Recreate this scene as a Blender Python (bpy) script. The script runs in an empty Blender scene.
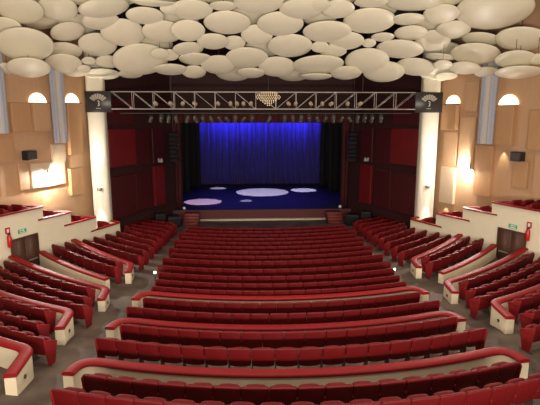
import bpy, bmesh, math, random
from math import sin, cos, pi, radians, sqrt, atan2, asin, hypot
from mathutils import Matrix, Vector
random.seed(7)
C = bpy.context.scene.collection
R0 = 15.5
# ------------------------------------------------------------------ materials
def nodes(m):
    m.use_nodes = True
    return m.node_tree.nodes, m.node_tree.links, m.node_tree.nodes['Principled BSDF']
def mat(name, col, rough=.6, metal=0, emit=None, es=0, var=0, scale=8, bump=0, sheen=0, spec=.5):
    m = bpy.data.materials.new(name); n, l, b = nodes(m)
    b.inputs['Base Color'].default_value = (*col, 1)
    b.inputs['Roughness'].default_value = rough
    b.inputs['Metallic'].default_value = metal
    b.inputs['Specular IOR Level'].default_value = spec
    if sheen:
        b.inputs['Sheen Weight'].default_value = sheen
        b.inputs['Sheen Tint'].default_value = (1, .5, .5, 1)
        b.inputs['Sheen Roughness'].default_value = .4
    if emit:
        b.inputs['Emission Color'].default_value = (*emit, 1)
        b.inputs['Emission Strength'].default_value = es
    if var or bump:
        tc = n.new('ShaderNodeTexCoord'); ns = n.new('ShaderNodeTexNoise')
        ns.inputs['Scale'].default_value = scale; ns.inputs['Detail'].default_value = 4
        l.new(tc.outputs['Object'], ns.inputs['Vector'])
        if var:
            mx = n.new('ShaderNodeMix'); mx.data_type = 'RGBA'
            mx.inputs[6].default_value = (*[c*(1-var) for c in col], 1)
            mx.inputs[7].default_value = (*[min(1, c*(1+var)) for c in col], 1)
            l.new(ns.outputs['Fac'], mx.inputs[0]); l.new(mx.outputs[2], b.inputs['Base Color'])
        if bump:
            bp = n.new('ShaderNodeBump'); bp.inputs['Strength'].default_value = bump; bp.inputs['Distance'].default_value = .02
            l.new(ns.outputs['Fac'], bp.inputs['Height']); l.new(bp.outputs['Normal'], b.inputs['Normal'])
    return m
def woodmat(name, c1, c2):
    m = bpy.data.materials.new(name); n, l, b = nodes(m)
    tc = n.new('ShaderNodeTexCoord'); mp = n.new('ShaderNodeMapping'); mp.inputs['Scale'].default_value = (3, 3, .5)
    ns = n.new('ShaderNodeTexNoise'); ns.inputs['Scale'].default_value = 3; ns.inputs['Detail'].default_value = 6
    mx = n.new('ShaderNodeMix'); mx.data_type = 'RGBA'
    mx.inputs[6].default_value = (*c1, 1); mx.inputs[7].default_value = (*c2, 1)
    l.new(tc.outputs['Object'], mp.inputs['Vector']); l.new(mp.outputs[0], ns.inputs['Vector'])
    l.new(ns.outputs['Fac'], mx.inputs[0]); l.new(mx.outputs[2], b.inputs['Base Color'])
    b.inputs['Roughness'].default_value = .5
    return m
def carpetmat():
    m = bpy.data.materials.new('carpet'); n, l, b = nodes(m)
    tc = n.new('ShaderNodeTexCoord'); ns = n.new('ShaderNodeTexNoise'); n2 = n.new('ShaderNodeTexNoise')
    ns.inputs['Scale'].default_value = .9; ns.inputs['Detail'].default_value = 5; n2.inputs['Scale'].default_value = 60
    cr = n.new('ShaderNodeValToRGB')
    cr.color_ramp.elements[0].position = .35; cr.color_ramp.elements[0].color = (.050, .033, .025, 1)
    cr.color_ramp.elements[1].position = .68; cr.color_ramp.elements[1].color = (.135, .098, .074, 1)
    l.new(tc.outputs['Object'], ns.inputs['Vector']); l.new(tc.outputs['Object'], n2.inputs['Vector'])
    l.new(ns.outputs['Fac'], cr.inputs[0]); l.new(cr.outputs[0], b.inputs['Base Color'])
    bp = n.new('ShaderNodeBump'); bp.inputs['Strength'].default_value = .3; bp.inputs['Distance'].default_value = .01
    l.new(n2.outputs['Fac'], bp.inputs['Height']); l.new(bp.outputs['Normal'], b.inputs['Normal'])
    b.inputs['Roughness'].default_value = .75
    return m
M = dict(
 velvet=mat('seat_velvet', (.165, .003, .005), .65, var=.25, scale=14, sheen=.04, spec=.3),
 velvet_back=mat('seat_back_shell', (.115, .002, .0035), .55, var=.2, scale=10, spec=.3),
 rail=mat('red_rail_vinyl', (.24, .006, .009), .55, var=.15, scale=5, bump=.1, spec=.25),
 trimred=mat('dark_red_trim', (.20, .012, .014), .5, var=.2),
 cream=mat('cream_plaster', (.72, .63, .46), .8, var=.07, scale=3, bump=.15),
 wallcream=mat('cream_wall', (.76, .70, .54), .85, var=.06, scale=2, bump=.1),
 column=mat('column_plaster', (.74, .69, .57), .7, var=.04, scale=3),
 wood=woodmat('tan_plywood', (.47, .28, .155), (.55, .345, .20)),
 wood2=woodmat('orange_plywood', (.43, .235, .11), (.50, .29, .145)),
 wood3=woodmat('pale_plywood', (.56, .42, .29), (.63, .49, .35)),  # pale tone also carries the floodlight wash on the wide left panel
 carpet=carpetmat(),
 disc=mat('ivory_acoustic_shell', (.80, .76, .61), .40, var=.05, scale=1.5),
 ceil=mat('dark_ceiling', (.035, .026, .02), .9),
 maroon=mat('maroon_wall', (.026, .0015, .002), .75, var=.3, scale=2),
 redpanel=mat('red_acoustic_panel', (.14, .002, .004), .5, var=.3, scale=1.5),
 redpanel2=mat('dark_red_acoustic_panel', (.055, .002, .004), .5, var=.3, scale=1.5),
 black=mat('black_paint', (.012, .012, .013), .5),
 blackcloth=mat('black_stage_cloth', (.008, .008, .010), .9),
 screen=mat('black_screen_face', (.03, .026, .024), .35),
 steel=mat('brushed_aluminium', (.47, .44, .41), .4, metal=.7),
 darksteel=mat('dark_steel', (.08, .075, .07), .45, metal=.5),
 stage=mat('stage_floor', (.028, .028, .055), .45, var=.25, scale=3),
 stagefront=mat('stage_front_red', (.085, .003, .005), .5, var=.2),
 curtain=mat('blue_velvet_curtain', (.05, .045, .34), .9, sheen=.2),
 redcurtain=mat('red_stage_drape', (.06, .003, .004), .8, sheen=.05),
 lampglow=mat('lamp_glass', (1, .95, .85), .3, emit=(1, .80, .52), es=2.6),  # sconce lens, and the wall light scallops made as glowing domes
 floodglow=mat('flood_lens', (1, 1, 1), .3, emit=(1, .95, .88), es=90),
 bead=mat('golden_bulb', (.9, .7, .4), .3, emit=(1, .74, .45), es=.9),
 lampcan=mat('grey_lamp_can', (.11, .10, .09), .4, metal=.3),
 lens=mat('grey_lens', (.35, .30, .22), .25, emit=(1, .75, .45), es=.12),
 blueb=mat('light_blue_cloth', (.40, .43, .53), .85, var=.08),
 paleb=mat('white_cloth', (.62, .56, .50), .85, var=.05),
 door=mat('dark_brown_wood_door', (.075, .032, .02), .4, var=.3, scale=4),
 green=mat('green_sign', (.01, .38, .18), .5, emit=(.0, .6, .3), es=.05),
 white=mat('white_mark', (.75, .75, .72), .5),
 whitelight=mat('white_step_lamp', (1, 1, 1), .4, emit=(1, .93, .82), es=6),
 red=mat('extinguisher_red', (.45, .01, .01), .3),
 grey=mat('grey_plastic', (.35, .34, .32), .5),
 logo=mat('logo_grey', (.42, .38, .33), .5),
 stepred=mat('red_brown_step', (.17, .03, .02), .6, var=.2),
)
# ------------------------------------------------------------------ mesh builder
class MB:
    def __init__(s): s.v = []; s.f = []; s.m = []; s.sm = []
    def add(s, vs, fs, mi=0, smooth=False):
        o = len(s.v); s.v += [tuple(p) for p in vs]
        for f in fs: s.f.append(tuple(i+o for i in f)); s.m.append(mi); s.sm.append(smooth)
        return s
    def box(s, x0, x1, y0, y1, z0, z1, mi=0, T=None):
        vs = [(x, y, z) for z in (z0, z1) for y in (y0, y1) for x in (x0, x1)]
        if T: vs = [tuple(T @ Vector(p)) for p in vs]
        return s.add(vs, [(0,2,3,1),(4,5,7,6),(0,1,5,4),(2,6,7,3),(0,4,6,2),(1,3,7,5)], mi)
    def tube(s, p, q, r, n=8, mi=0, r2=None, smooth=True):
        p = Vector(p); q = Vector(q); d = (q-p).normalized()
        a = d.orthogonal().normalized(); b = d.cross(a); r2 = r if r2 is None else r2
        vs = [p+(a*cos(2*pi*k/n)+b*sin(2*pi*k/n))*r for k in range(n)]+[q+(a*cos(2*pi*k/n)+b*sin(2*pi*k/n))*r2 for k in range(n)]
        s.add(vs, [(k, (k+1) % n, n+(k+1) % n, n+k) for k in range(n)], mi, smooth)
        return s.add(vs, [tuple(range(n))[::-1], tuple(range(n, 2*n))], mi)
    def lathe(s, prof, n=24, mi=0, T=None, smooth=True):
        vs = []; k = len(prof)
        for i in range(n):
            a = 2*pi*i/n
            for r, z in prof: vs.append((r*cos(a), r*sin(a), z))
        if T: vs = [tuple(T @ Vector(p)) for p in vs]
        return s.add(vs, [(i*k+j, ((i+1) % n)*k+j, ((i+1) % n)*k+j+1, i*k+j+1) for i in range(n) for j in range(k-1)], mi, smooth)
    def prism(s, pts, y0, y1, mi=0, T=None, axis='y'):
        n = len(pts)
        if axis == 'y': vs = [(x, y0, z) for x, z in pts]+[(x, y1, z) for x, z in pts]
        else: vs = [(x, y, y0) for x, y in pts]+[(x, y, y1) for x, y in pts]
        if T: vs = [tuple(T @ Vector(p)) for p in vs]
        return s.add(vs, [tuple(range(n)), tuple(range(2*n-1, n-1, -1))]+[(k, n+k, n+(k+1) % n, (k+1) % n) for k in range(n)], mi)
    def merge(s, o, T, moff=None):
        off = len(s.v); s.v += [tuple(T @ Vector(p)) for p in o.v]
        for f, m, sm in zip(o.f, o.m, o.sm):
            s.f.append(tuple(i+off for i in f)); s.m.append(m if moff is None else moff); s.sm.append(sm)
        return s
    def bevel(s, w, seg=2, ang=30):
        bm = bmesh.new(); vv = [bm.verts.new(p) for p in s.v]
        for f, mi in zip(s.f, s.m):
            try: g = bm.faces.new([vv[i] for i in f]); g.material_index = mi
            except ValueError: pass
        bmesh.ops.remove_doubles(bm, verts=bm.verts, dist=1e-5)
        bmesh.ops.recalc_face_normals(bm, faces=bm.faces)
        es = [e for e in bm.edges if len(e.link_faces) == 2 and e.calc_face_angle(0) > radians(ang)]
        bmesh.ops.bevel(bm, geom=es, offset=w, segments=seg, affect='EDGES', profile=.5, clamp_overlap=True)
        bm.verts.index_update()
        s.v = [tuple(v.co) for v in bm.verts]; s.f = [tuple(v.index for v in f.verts) for f in bm.faces]
        s.m = [f.material_index for f in bm.faces]; s.sm = [True]*len(s.f); bm.free()
        return s
    def mesh(s, name, mats):
        me = bpy.data.meshes.new(name); me.from_pydata(s.v, [], s.f); me.update()
        for m in (mats if isinstance(mats, (list, tuple)) else [mats]): me.materials.append(M[m] if isinstance(m, str) else m)
        me.polygons.foreach_set('material_index', s.m); me.polygons.foreach_set('use_smooth', s.sm)
        bm = bmesh.new(); bm.from_mesh(me); bmesh.ops.recalc_face_normals(bm, faces=bm.faces); bm.to_mesh(me); bm.free()
        return me
    def build(s, name, mats, parent=None, loc=None):
        o = bpy.data.objects.new(name, s.mesh(name, mats)); C.objects.link(o)
        if parent: o.parent = parent
        if loc: o.location = loc
        return o
def tag(o, label=None, cat=None, group=None, kind=None):
    if label: o['label'] = label
    if cat: o['category'] = cat
    if group: o['group'] = group
    if kind: o['kind'] = kind
    return o
def empty(name, loc=(0, 0, 0), rz=0, rot=None):
    o = bpy.data.objects.new(name, None); C.objects.link(o); o.location = loc; o.empty_display_size = .2
    o.rotation_euler = rot if rot else (0, 0, rz)
    return o
def struct(o): o['kind'] = 'structure'; return o
def inst(name, me, parent, loc=(0, 0, 0), rot=(0, 0, 0)):
    o = bpy.data.objects.new(name, me); C.objects.link(o); o.parent = parent; o.location = loc; o.rotation_euler = rot
    return o
ORD = ['', 'first', 'second', 'third', 'fourth', 'fifth', 'sixth', 'seventh', 'eighth', 'ninth', 'tenth', 'eleventh', 'twelfth',
       'thirteenth', 'fourteenth', 'fifteenth', 'sixteenth', 'seventeenth', 'eighteenth', 'nineteenth', 'twentieth', 'twenty-first',
       'twenty-second', 'twenty-third', 'twenty-fourth', 'twenty-fifth', 'twenty-sixth', 'twenty-seventh', 'twenty-eighth']
# ------------------------------------------------------------------ camera
CAM = Vector((-1.28, 0, 7.0)); PIT = radians(10); YAW = radians(3.12); FP = 470.
cd = bpy.data.cameras.new('camera'); co = bpy.data.objects.new('camera', cd); C.objects.link(co)
co.location = CAM; co.rotation_euler = (pi/2-PIT, 0, -YAW); cd.sensor_width = 36; cd.lens = 36*FP/540; cd.clip_end = 200
bpy.context.scene.camera = co
def view(p):      # where a point shows in the frame, used only to leave out seats beyond it
    x, y, z = p[0]-CAM.x, p[1], p[2]-CAM.z
    xr = x*cos(YAW)-y*sin(YAW); yf = x*sin(YAW)+y*cos(YAW)
    f = yf*cos(PIT)-z*sin(PIT); d = -yf*sin(PIT)-z*cos(PIT)
    return 270+FP*xr/f, 202.5+FP*d/f, f
# ------------------------------------------------------------------ floor
def lerp(t, tab):
    if t <= tab[0][0]: return tab[0][1]
    for (a, b), (c, d) in zip(tab, tab[1:]):
        if t <= c: return b+(d-b)*(t-a)/(c-a)
    return tab[-1][1]
def arc(x): return R0-sqrt(max(0, R0*R0-x*x))
FT = [(2, 2.6), (5, 1.83), (7.4, 1.30), (8.4, 1.05), (9.5, .86), (10.5, .78), (11.55, .73), (12.3, .56), (13.4, .44), (14.4, .40),
      (15.45, .33), (17.2, .31), (19.4, .23), (26.3, .09), (28.5, .0), (40, 0)]
BK = [(12, .10), (15.0, .08), (15.15, 0), (16.1, 0), (16.4, .12), (18, .12), (19.4, .09), (22.8, .055), (25, .01), (27, 0)]
def floor_z(x, y):
    yp = y-arc(min(abs(x), 11.6))
    return lerp(yp, FT)+lerp(yp, BK)*max(0, min(abs(x), 11.6)-6.3)
# ------------------------------------------------------------------ room shell
b = MB(); nx, ny = 150, 190; X0, X1, Y0, Y1 = -14., 14., 4., 34.
vs = [(X0+(X1-X0)*i/nx, Y0+(Y1-Y0)*j/ny) for j in range(ny+1) for i in range(nx+1)]
b.add([(x, y, floor_z(x, y)) for x, y in vs], [(j*(nx+1)+i, j*(nx+1)+i+1, (j+1)*(nx+1)+i+1, (j+1)*(nx+1)+i) for j in range(ny) for i in range(nx)], 0, True)
struct(b.build('floor', 'carpet'))
struct(MB().box(-15, 15, -4, 34, 12.7, 12.9).build('ceiling', 'ceil'))
def WL(y): return 8.3+.404*(25.5-y)       # lower cream side wall
def WU(y): return 10.6+.404*(25.5-y)      # upper panelled side wall
NX, NY = 1/hypot(1, .404), .404/hypot(1, .404)
BOX = [(15.5, 20.85, 3.27), (20.6, 22.4, 2.72), (22.0, 24.02, 2.14), (23.65, 25.78, 1.46)]   # side boxes: start, tip, rail height
for s, sd in ((-1, 'left'), (1, 'right')):
    # upper wall and its projecting acoustic panels
    ya, yb = 14., 27.2
    b = MB(); b.prism([(s*WU(ya), ya), (s*WU(yb), yb), (s*(WU(yb)+.3), yb), (s*(WU(ya)+.3), ya)], 1.2, 12.7, axis='z')
    struct(b.build('wall_'+sd, 'wood'))
    b = MB()
    st = [14.0]+[q[0] for q in BOX[1:]]+[BOX[3][1]]
    for k in range(4):
        a, c, h = st[k], (st[k+1] if k < 3 else 25.78), BOX[k][2]
        b.prism([(s*WL(a), a), (s*WL(c), c), (s*(WL(c)+.18), c), (s*(WL(a)+.18), a)], -.3, h-.06, axis='z')
        if k < 3: b.prism([(s*WL(c), c), (s*WL(BOX[k][1]), BOX[k][1]), (s*(WL(BOX[k][1])+.18), BOX[k][1]), (s*(WL(c)+.18), c)], BOX[k+1][2]-.06, h-.06, axis='z')
    struct(b.build('wall_%s_lower' % sd, 'wallcream'))
    # floors of the side boxes
    for k in range(4):
        a = (14. if k == 0 else BOX[k-1][1]+.1); c = BOX[k][1]; h = BOX[k][2]-.6
        b = MB(); b.prism([(s*(WL(a)+.2), a), (s*(WL(c)+.2), c), (s*(WU(c)-.02), c), (s*(WU(a)-.02), a)], h-.15, h, axis='z')
        struct(b.build('floor_%s_box' % sd, 'carpet'))
    # splayed dark wall between column and proscenium
    def SX(y): return 9.3+.484*(26.6-y)
    b = MB(); b.prism([(s*SX(26.9), 26.9), (s*SX(33.1), 33.1), (s*(SX(33.1)+.4), 33.1), (s*(SX(26.9)+.4), 26.9)], -.2, 12.7, axis='z')
    struct(b.build('wall_%s_splay' % sd, 'maroon'))
    b = MB().box(min(s*6.4, s*14), max(s*6.4, s*14), 32.9, 33.3, -.2, 12.7)
    struct(b.build('wall_%s_proscenium' % sd, 'maroon'))
    b = MB().box(min(s*9.4, s*9.6), max(s*9.4, s*9.6), 33.3, 47.5, 0, 12)
    struct(b.build('wall_%s_stage' % sd, 'blackcloth'))
struct(MB().box(-6.6, 6.6, 32.9, 33.3, 7.35, 12.7).build('wall_proscenium_header', 'maroon'))
struct(MB().box(-9.6, 9.6, 47.3, 47.5, 0, 12).build('wall_back', 'blackcloth'))
struct(MB().box(-9.6, 9.6, 33.3, 47.5, 11.8, 12).build('ceiling_stage', 'blackcloth'))
# stage platform
b = MB(); b.box(-9.4, 9.4, 32.75, 47.3, .0, .71); struct(b.build('floor_stage', 'stage'))
b = MB(); b.box(-6.2, 6.2, 32.62, 32.75, .12, .735); struct(b.build('trim_1', 'stagefront'))
b = MB(); b.box(-5.3, 5.3, 32.3, 32.62, 0, .12).bevel(.02); struct(b.build('trim_2', 'cream'))
# upper wall panels -------------------------------------------------
PAN = [(-1, 22.27, 23.28, 6.45, 7.76, .16, 'wood2'), (-1, 23.34, 24.3, 6.45, 7.78, .3, 'wood'), (-1, 24.39, 25.22, 4.85, 5.77, .12, 'wood3'),
 (-1, 25.45, 26.35, 5.16, 7.85, .25, 'wood2'), (-1, 21.5, 22.18, 5.11, 6.41, .2, 'wood2'), (-1, 22.4, 22.92, 3.72, 5.03, .12, 'wood'),
 (-1, 23.07, 25.11, 3.71, 4.91, .12, 'wood3'), (-1, 25.35, 26.3, 3.01, 4.44, .22, 'wood2'),
 (1, 25.63, 26.6, 6.43, 7.8, .3, 'wood2'), (1, 24.51, 25.45, 4.36, 7.14, .14, 'wood'), (1, 25.55, 26.5, 2.29, 4.34, .2, 'wood3'),
 (1, 23.35, 24.33, 3.06, 5.72, .2, 'wood2'), (1, 22.34, 23.33, 5.77, 7.68, .3, 'wood2'), (1, 21.48, 22.19, 3.76, 5.05, .18, 'wood2'),
 (1, 25.6, 26.5, 4.5, 6.3, .1, 'wood'), (1, 20.9, 21.64, 5.61, 7.44, .16, 'wood2'), (1, 24.5, 25.3, 7.4, 9.0, .1, 'wood'), (-1, 20.3, 21.4, 3.6, 5.0, .16, 'wood2'),
 (1, 19.8, 21.2, 3.2, 5.4, .16, 'wood'), (-1, 20.2, 21.4, 6.6, 8.4, .16, 'wood2')]
PANL = ['orange panel left of the left blue banner, level with the first lamp', 'deep panel under the left wall lamp', 'small pale panel just below the left blue banner',
 'tall panel under the wall lamp beside the left column', 'panel at the left frame edge under the banner', 'small panel beneath the left black wall speaker',
 'wide pale panel washed out by the left floodlight', 'low panel beside the left column base', 'panel under the lamp beside the right column',
 'tall tan panel between right column and right floodlight', 'pale grey panel low beside the right column', 'tall orange panel just right of the right floodlight',
 'tall panel under the wall lamp right of the right banner', 'panel beneath the right black wall speaker', 'flat tan panel midway up beside the right column',
 'panel high at the right frame edge', 'panel high above between column and right banner', 'panel low at the left frame edge', 'panel low at the right frame edge', 'panel high at the left frame edge']
for (s, a, c, z0, z1, d, m), lb in zip(PAN, PANL):
    b = MB(); e = .004
    q = [(s*(WU(a)-e), a), (s*(WU(c)-e), c), (s*(WU(c)-e-d*NX), c-d*NY), (s*(WU(a)-e-d*NX), a-d*NY)]
    b.prism(q, z0, z1, axis='z').bevel(.012, 1); b.sm = [False]*len(b.sm)
    tag(b.build('acoustic_panel', m), 'plywood '+lb, 'wall panel', 'acoustic panels on the side walls')
# light scallops above the wall panels, built as glowing half-domes
def wall_T(s, y, z, off=0):       # frame on the upper wall: local x along wall, local -y out into the hall
    th = atan2(-.404*s, 1)        # direction of increasing y along wall
    dirv = Vector((-.404*s, 1, 0)).normalized(); out = Vector((-s*NX, -NY, 0))
    p = Vector((s*WU(y), y, z))+out*off
    T = Matrix.Identity(4); T.col[0][:3] = dirv; T.col[1][:3] = -out; T.col[2][:3] = (0, 0, 1); T.translation = p
    if s < 0: pass
    return T
def place(o, T): o.matrix_world = T; return o
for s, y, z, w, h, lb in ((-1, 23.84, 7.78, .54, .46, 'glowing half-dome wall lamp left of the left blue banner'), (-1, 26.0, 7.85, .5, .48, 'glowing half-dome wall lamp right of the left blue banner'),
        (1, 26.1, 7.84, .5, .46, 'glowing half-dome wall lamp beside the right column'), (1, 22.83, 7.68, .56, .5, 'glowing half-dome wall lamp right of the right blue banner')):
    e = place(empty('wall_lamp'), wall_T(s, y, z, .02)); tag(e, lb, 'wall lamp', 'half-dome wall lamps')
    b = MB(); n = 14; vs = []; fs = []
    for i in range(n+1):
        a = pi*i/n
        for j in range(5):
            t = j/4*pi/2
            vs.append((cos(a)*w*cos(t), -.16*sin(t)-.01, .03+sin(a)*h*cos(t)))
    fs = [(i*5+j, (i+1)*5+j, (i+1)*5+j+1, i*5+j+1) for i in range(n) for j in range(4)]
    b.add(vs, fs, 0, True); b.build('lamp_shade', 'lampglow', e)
    MB().box(-w, w, -.2, -.005, 0, .03).build('bracket', 'darksteel', e)  # ledge added to carry the glow
# banners
for s, y0, y1, zt, zb, lb in ((-1, 24.25, 25.15, 9.9, 5.83, 'light blue and white striped banner hanging on the left wall beside the column'),
        (1, 23.2, 24.1, 9.9, 5.78, 'light blue and white striped banner hanging on the right wall'), (-1, 20.95, 21.85, 9.9, 6.4, 'striped blue banner cut by the left frame edge')):
    e = place(empty('banner'), wall_T(s, (y0+y1)/2, zb, .42)); tag(e, lb, 'banner', 'striped banners on the side walls')
    L = (y1-y0)*1.078; b = MB(); n = 24; vs = []
    for i in range(n+1):
        u = i/n; yy = .025*sin(u*14)+.012*sin(u*31)
        for z in (0, zt-zb): vs += [((u-.5)*L, yy*(1-.6*z/(zt-zb)), z), ((u-.5)*L, yy*(1-.6*z/(zt-zb))+.012, z)]
    for i in range(n):
        mi = 1 if n*.34 <= i < n*.66 else 0; k = 4*i
        b.add([vs[k], vs[k+4], vs[k+6], vs[k+2]], [(0, 1, 2, 3)], mi); b.add([vs[k+1], vs[k+5], vs[k+7], vs[k+3]], [(0, 1, 2, 3)], mi)
        b.add([vs[k], vs[k+4], vs[k+5], vs[k+1]], [(0, 1, 2, 3)], mi); b.add([vs[k+2], vs[k+6], vs[k+7], vs[k+3]], [(0, 1, 2, 3)], mi)
    b.build('cloth', ['blueb', 'paleb'], e)
    MB().tube((-L/2-.06, 0, zt-zb), (L/2+.06, 0, zt-zb), .025).build('hanging_rod', 'darksteel', e)
# wall speakers and floodlights
for s, y, z, lb in ((-1, 22.81, 5.35, 'small black loudspeaker on the left plywood wall'), (1, 21.88, 5.27, 'small black loudspeaker on the right plywood wall')):
    e = place(empty('wall_speaker'), wall_T(s, y, z, .38)); tag(e, lb, 'loudspeaker', 'black wall loudspeakers')
    MB().box(-.27, .27, -.2, .2, -.22, .22).bevel(.03).build('cabinet', 'black', e)
    MB().box(-.23, .23, -.215, -.2, -.18, .18).build('grille', 'darksteel', e)
    MB().tube((0, .2, 0), (0, .4, 0), .03).build('bracket', 'darksteel', e)
for s, y, z, lb in ((-1, 23.9, 4.45, 'dazzling white floodlight low on the left wall'), (1, 24.6, 4.55, 'dazzling white floodlight on the right wall')):
    e = place(empty('floodlight'), wall_T(s, y, z, .45)); tag(e, lb, 'floodlight', 'floodlights on the side walls')
    MB().box(-.17, .17, 0, .12, -.14, .14).bevel(.03).build('housing', 'darksteel', e)
    MB().box(-.15, .15, -.012, -.001, -.12, .12).build('lens', 'floodglow', e)
    MB().tube((0, .12, 0), (0, .3, 0), .03).build('bracket', 'darksteel', e)
# columns --------------------------------------------------------
for s, x0, x1, lb in ((-1, -9.8, -8.87, 'left'), (1, 8.78, 9.78, 'right')):
    e = empty('column', ((x0+x1)/2, 26.6, 0)); tag(e, 'tall cream column left of the stage opening' if s < 0 else 'tall cream column right of the stage opening', 'column')
    w = (x1-x0)/2; b = MB(); n = 16
    pts = [(w, .3), (w, 0)]+[(w*cos(pi*i/n)*1., -.22*sin(pi*i/n)) for i in range(1, n)]+[(-w, 0), (-w, .3)]
    b.prism(pts, -.05, 12.7, axis='z'); b.build('shaft', 'column', e)
    g = empty('column_sconce', ((x0+x1)/2, 26.3, 3.2)); tag(g, 'small up and down sconce on the %s column' % lb, 'wall lamp', 'column sconces')
    b = MB(); b.lathe([(0, -.09), (.13, -.07), (.15, 0), (.13, .07), (0, .09)], 16); b.build('body', 'steel', g)
    MB().lathe([(0, .092), (.09, .092)], 16).build('lens', 'lampglow', g); 
    MB().box(-.05, .05, .1, .14, -.05, .05).build('wall_plate', 'steel', g)
    for up in (1, -1):
        l = bpy.data.lights.new('sconce_spot', 'SPOT'); l.energy = 900 if up > 0 else 600; l.spot_size = radians(34); l.spot_blend = 1; l.color = (1, .92, .75); l.shadow_soft_size = .04
        o = bpy.data.objects.new('sconce_spot', l); C.objects.link(o); o.parent = g; o.location = (0, -.34, up*.12); o.rotation_euler = (radians(180-6) if up > 0 else radians(6), 0, 0)
        o.rotation_euler = (radians(173 if up > 0 else 7), 0, 0)
# doors, signs, extinguishers --------------------------------------
def low_T(s, y, z, off=0):
    T = wall_T(s, y, z); out = Vector((-s*NX, -NY, 0)); T.translation = Vector((s*WL(y), y, z))+out*off; return T
for s, y0, y1, n in ((-1, 19.21, 20.37, 1), (1, 19.16, 20.35, 2)):
    e = place(empty('door_%d' % n), low_T(s, (y0+y1)/2, 0.15, .02)); struct(e); W2 = (y1-y0)*1.078/2; H = 1.95
    for k in (-1, 1):
        d = MB().box(min(0, k*W2)+.01, max(0, k*W2)-.01, -.05, -.005, 0, H).bevel(.008, 1).build('door_leaf', 'door', e)
        MB().box(min(k*.06, k*(W2-.08)), max(k*.06, k*(W2-.08)), -.1, -.07, .92, .97).build('push_bar', 'steel', d)
    b = MB(); b.box(-W2-.07, -W2, -.08, 0, 0, H+.06).box(W2, W2+.07, -.08, 0, 0, H+.06).box(-W2, W2, -.08, 0, H, H+.06); b.build('door_frame', 'door', e)
for s, y, z, lb in ((-1, 19.73, 2.4, 'left'), (1, 19.75, 2.33, 'right')):
    e = place(empty('exit_sign'), low_T(s, y, z, .02)); tag(e, 'small green emergency exit sign above the %s double door' % lb, 'exit sign', 'exit signs')
    MB().box(-.2, .2, -.03, 0, -.085, .085).build('plate', 'green', e)
    b = MB(); b.box(-.16, .02, -.036, -.031, .02, .055).prism([(.02, -.01), (.12, .04), (.02, .085)], -.036, -.031).box(-.16, .14, -.036, -.031, -.065, -.03)
    b.build('pictogram', 'white', e)
for s, y, z, lb in ((-1, 19.06, 1.9, 'left'), (1, 19.02, 1.88, 'right')):
    e = place(empty('fire_extinguisher'), low_T(s, y, z, .1)); tag(e, 'red fire extinguisher on the cream wall beside the %s double door' % lb, 'fire extinguisher', 'fire extinguishers')
    MB().lathe([(0, 0), (.085, .0), (.09, .02), (.09, .42), (.05, .5), (.03, .52), (0, .52)], 16).build('cylinder', 'red', e)
    MB().box(-.05, .05, -.03, .03, .52, .58).build('valve', 'black', e)
    MB().tube((.05, 0, .55), (.12, 0, .3), .015).build('hose', 'black', e)
    p = place(empty('extinguisher_sign'), low_T(s, y+.02, z+.68, .02)); tag(p, 'small red and white sign above the %s fire extinguisher' % lb, 'sign', 'extinguisher signs')
    MB().box(-.11, .11, -.02, 0, -.12, .12).build('plate', 'red', p)
    MB().box(-.05, .05, -.026, -.021, -.08, .06).build('pictogram', 'white', p)
# ------------------------------------------------------------------ rails / parapets
def round_corner(pts, i, r, n=6):
    a, c, d = Vector(pts[i-1]), Vector(pts[i]), Vector(pts[i+1])
    u = (a-c); v = (d-c); lu = min(r, u.length*.8); lv = min(r, v.length*.8)
    p, q = c+u.normalized()*lu, c+v.normalized()*lv
    return [tuple((1-t)**2*p+2*t*(1-t)*c+t*t*q) for t in [k/n for k in range(n+1)]]
def sweep(path, prof, closed_ends=True):
    """path of (x,y,z); prof of (offset sideways, height or ('f'))"""
    b = MB(); n = len(prof); vs = []
    for i, p in enumerate(path):
        a = Vector(path[max(0, i-1)][:2]); c = Vector(path[min(len(path)-1, i+1)][:2]); d = (c-a).normalized(); nn = Vector((-d.y, d.x))
        for o, h in prof:
            z = (floor_z(p[0], p[1])-.04) if h == 'f' else (p[2]+h)
            vs.append((p[0]+nn.x*o, p[1]+nn.y*o, z))
    fs = [(i*n+j, (i+1)*n+j, (i+1)*n+(j+1) % n, i*n+(j+1) % n) for i in range(len(path)-1) for j in range(n)]
    b.add(vs, fs, 0, False); b.add(vs, [tuple(range(n)), tuple(range(len(vs)-1, len(vs)-n-1, -1))], 0)
    return b
RAILP = [(-.135, -.09), (-.15, -.07), (-.15, -.035), (-.12, -.005), (-.06, .005), (.06, .005), (.12, -.005), (.15, -.035), (.15, -.07), (.135, -.09)]
def rail_thing(path, label, name='parapet', ends=(0,), group='red-topped parapets between seat blocks', down=True, mats=('cream', 'rail'), drop=None):
    cx, cy = path[len(path)//2][:2]
    e = empty(name, (cx, cy, floor_z(cx, cy))); tag(e, label, 'parapet', group)
    def sub(o): o.parent = e; o.matrix_parent_inverse = Matrix.Translation(-e.location); return o
    w = sweep(path, [(-.12, -.10), (.12, -.10), (.12, 'f' if drop is None else -drop), (-.12, 'f' if drop is None else -drop)])
    sub(w.build('wall_panel', mats[0]))
    r = sweep(path, RAILP); r.sm = [True]*len(r.sm); r.sm[-2:] = [False, False]; sub(r.build('padded_rail', mats[1]))
    if down:
        for k in ends:
            p = Vector(path[k]); q = Vector(path[k+1] if k >= 0 else path[k-1]); d = (p-q); d.z = 0; d.normalize(); nn = Vector((-d.y, d.x, 0))
            sgn = -1 if (nn.x*p.x) > 0 else 1
            c = p-d*.45+nn*.125*sgn; c.z = p.z-.33
            b = MB(); b.tube(c, c+nn*.03*sgn, .05, 10); sub(b.build('aisle_light', 'darksteel'))
    return e
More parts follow.
